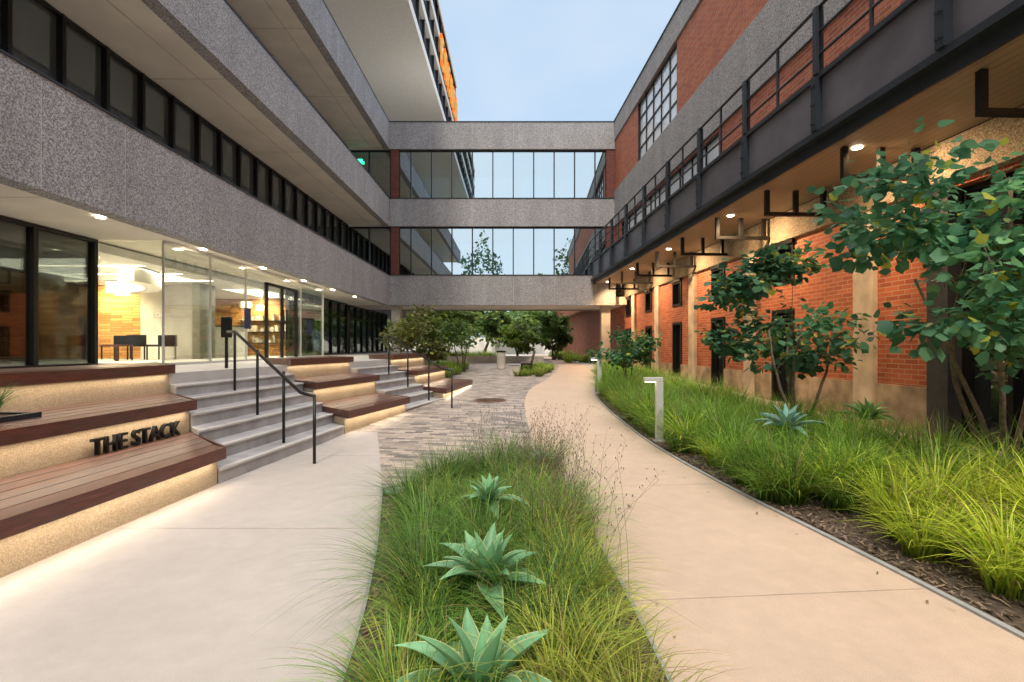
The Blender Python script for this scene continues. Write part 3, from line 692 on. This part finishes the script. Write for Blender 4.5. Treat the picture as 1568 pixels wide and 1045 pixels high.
for i,(x,y,h,w) in enumerate([(-6.5,40,6.5,3.5),(-2.6,46,5.0,2.2),(0.4,38,2.9,1.4),(3.0,37,3.2,1.2),(-4.6,36,3.8,1.6),(4.3,50,6.5,3),(-9,60,10,5),(1.0,64,8,4)]):
    tree('background_tree',(x,y,.5),(x,y,.5+h*.62),(w,w,h*.38),60,34,.08*h**.8+.06,(.08,.18,.05) if i%2 else (.15,.27,.055),(.28,.42,.11) if i%2 else (.42,.52,.13),.03*h,1 if h>4 else 2,20+i,.1,.09*h,.4,ncl=12)
def mass(name,rowpts,c0,c1,seed):
    rg=np.random.default_rng(seed); P=[]
    for (x,y,h,w) in rowpts:
        n=1500; v=rg.normal(0,1,(n,3)); v/=np.linalg.norm(v,axis=1)[:,None]; rd=rg.uniform(.55,1,(n,1))*(1+.22*np.sin(v[:,:1]*6+x)*np.cos(v[:,2:]*5+y)); v=v*rd*np.array([[w,w,h*.42]])+np.array([[x,y,h*.55]]); P.append(v)
    P=np.concatenate(P); n=len(P); s=rg.normal(0,1,(n,3)); s/=np.linalg.norm(s,axis=1)[:,None]; t=np.cross(s,rg.normal(0,1,(n,3))); t/=np.linalg.norm(t,axis=1)[:,None]; z=rg.uniform(.2,.5,(n,1))
    V=np.stack([P-s*z,P-t*z*.5,P+s*z,P+t*z*.5],1).reshape(-1,3); cm=rg.uniform(0,1,(n,1)); c=np.array([c0])*(1-cm)+np.array([c1])*cm
    e=group(name); fast_mesh('foliage',V,np.arange(4*n).reshape(n,4),np.repeat(c,4,0),m_leaf,e); b=MB()
    for (x,y,h,w) in rowpts: b.tube([(x,y,-.1),(x+.1,y,h*.3),(x,y+.2,h*.6)],[.03*h,.022*h,.01*h],7)
    b.obj('trunks',m_bark,e)
mass('distant_trees',[(x,78+rr.uniform(-5,5),rr.uniform(7,11),rr.uniform(4,6)) for x in range(-45,50,7)],(.07,.14,.04),(.25,.34,.1),1)
mass('distant_trees',[(x,-34+rr.uniform(-4,4),rr.uniform(11,20),rr.uniform(3,5)) for x in range(-30,34,5)],(.03,.08,.025),(.12,.18,.05),2)
# ------------------------------------------------------------------ island furniture
wb=group('park_bench',(.38,20.6,g(20.6)+.01))
b=MB()
for i in range(4): b.box(-.02+i*.11,.07+i*.11,-.0,1.5,.42,.455)
for i in range(4): b.box(.44+i*.03,.47+i*.03,0,1.5,.5+i*.11,.59+i*.11)
b.obj('seat_and_backrest',m_woodf,wb); b=MB()
for y in (.1,1.35): b.box(0,.05,y,y+.05,0,.42); b.box(.4,.45,y,y+.05,0,.5); b.box(0,.45,y,y+.05,.37,.418); b.tube([(.44,y+.02,.45),(.56,y+.02,.95)],.02)
b.obj('legs',m_steel,wb)
pb=group('planter_box',(.1,20.0,g(20))); b=MB(); b.box(-.2,.2,-.25,.25,0,.42); b.obj('body',m_conc,pb,bevel=.02); MB().box(-.23,.23,-.28,.28,.42,.46).obj('rim',m_curb,pb)
lb=group('litter_bin',(-.5,23.5,g(23.5))); b=MB(); ring(b,.2,.03,.78,20); b.obj('body',m_conc,lb); b=MB(); ring(b,.22,.78,.84,20); ring(b,.1,.84,.86,16); b.obj('lid',m_black,lb)
b=MB(); e=group('seat_wall'); n=16
P=[(-3.5+5.2*i/n,27.5+2.2*math.sin(i/n*3.14)) for i in range(n+1)]; b.ribbon(P,[(x,y+.4) for x,y in P],.45,.92); b.obj('wall',m_conc,e)
fw=group('boundary_wall'); MB().box(-30,30,68,68.4,.4,2.6).obj('wall',m_soffit,fw); b=MB()
for x in range(-30,31,4): b.box(x-.25,x+.25,67.9,68.5,.4,2.8)
b.obj('piers',m_conc,fw)

# ------------------------------------------------------------------ light, world, camera
EL=math.radians(48); AZ=math.radians(180+6)
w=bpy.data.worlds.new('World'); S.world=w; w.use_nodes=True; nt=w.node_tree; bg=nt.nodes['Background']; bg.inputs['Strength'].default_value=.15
def N_(t,**k):
    x=nt.nodes.new(t)
    for a,b_ in k.items(): setattr(x,a,b_)
    return x
sky=N_('ShaderNodeTexSky'); sky.sky_type='NISHITA'; sky.sun_disc=False; sky.sun_elevation=EL; sky.sun_rotation=AZ; sky.air_density=1; sky.dust_density=1; sky.ozone_density=1.2
tc=N_('ShaderNodeTexCoord'); mp=N_('ShaderNodeMapping'); mp.inputs['Scale'].default_value=(1,1,2.2); mp.inputs['Location'].default_value=(.3,.2,.1)
nz=N_('ShaderNodeTexNoise'); nz.inputs['Scale'].default_value=2.0; nz.inputs['Detail'].default_value=4; nz.inputs['Roughness'].default_value=.5; nz.inputs['Distortion'].default_value=.3
mr_=N_('ShaderNodeMapRange'); mr_.inputs[1].default_value=.4; mr_.inputs[2].default_value=.8; mr_.inputs[3].default_value=.0; mr_.inputs[4].default_value=.6
L=nt.links.new
sepv=N_('ShaderNodeSeparateXYZ'); L(tc.outputs['Generated'],sepv.inputs[0])
hz=N_('ShaderNodeMix',data_type='RGBA'); hz.inputs[0].default_value=.88; hz.inputs[7].default_value=(3.6,4.95,6.6,1); L(sky.outputs[0],hz.inputs[6])
mx=N_('ShaderNodeMix',data_type='RGBA'); mx.inputs[7].default_value=(5.8,6.2,6.6,1)
L(tc.outputs['Generated'],mp.inputs['Vector']); L(mp.outputs[0],nz.inputs['Vector']); L(nz.outputs['Fac'],mr_.inputs[0]); L(mr_.outputs[0],mx.inputs[0]); L(hz.outputs[2],mx.inputs[6])
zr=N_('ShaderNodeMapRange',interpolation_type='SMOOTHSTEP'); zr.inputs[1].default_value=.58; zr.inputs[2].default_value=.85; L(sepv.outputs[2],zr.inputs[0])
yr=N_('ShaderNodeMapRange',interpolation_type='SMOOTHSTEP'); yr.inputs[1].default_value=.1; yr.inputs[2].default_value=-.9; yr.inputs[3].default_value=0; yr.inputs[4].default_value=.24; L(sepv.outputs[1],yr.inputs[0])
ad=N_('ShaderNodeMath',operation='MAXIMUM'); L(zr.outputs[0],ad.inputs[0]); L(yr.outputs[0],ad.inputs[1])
oc=N_('ShaderNodeMix',data_type='RGBA'); oc.inputs[7].default_value=(21.5,21,20.8,1); L(ad.outputs[0],oc.inputs[0]); L(mx.outputs[2],oc.inputs[6]); L(oc.outputs[2],bg.inputs['Color'])  # sky brightened overhead and behind the camera, out of view, for more ambient light
sl=bpy.data.lights.new('sun','SUN'); sl.energy=2.1; sl.angle=math.radians(5); sl.color=(1,.91,.77); so=bpy.data.objects.new('sun',sl); link(so)
sd=Vector((math.sin(AZ)*math.cos(EL),math.cos(AZ)*math.cos(EL),math.sin(EL))); so.rotation_euler=sd.to_track_quat('Z','Y').to_euler()
cam=bpy.data.cameras.new('camera'); cam.lens=18; cam.sensor_width=36; cam.shift_y=.0048; cam.clip_end=2000; cam.clip_start=.05
co=bpy.data.objects.new('camera',cam); co.location=(0,0,1.5); co.rotation_euler=(math.pi/2,0,0); link(co); S.camera=co
S.view_settings.view_transform='Standard'; S.view_settings.look='None'; S.view_settings.exposure=0
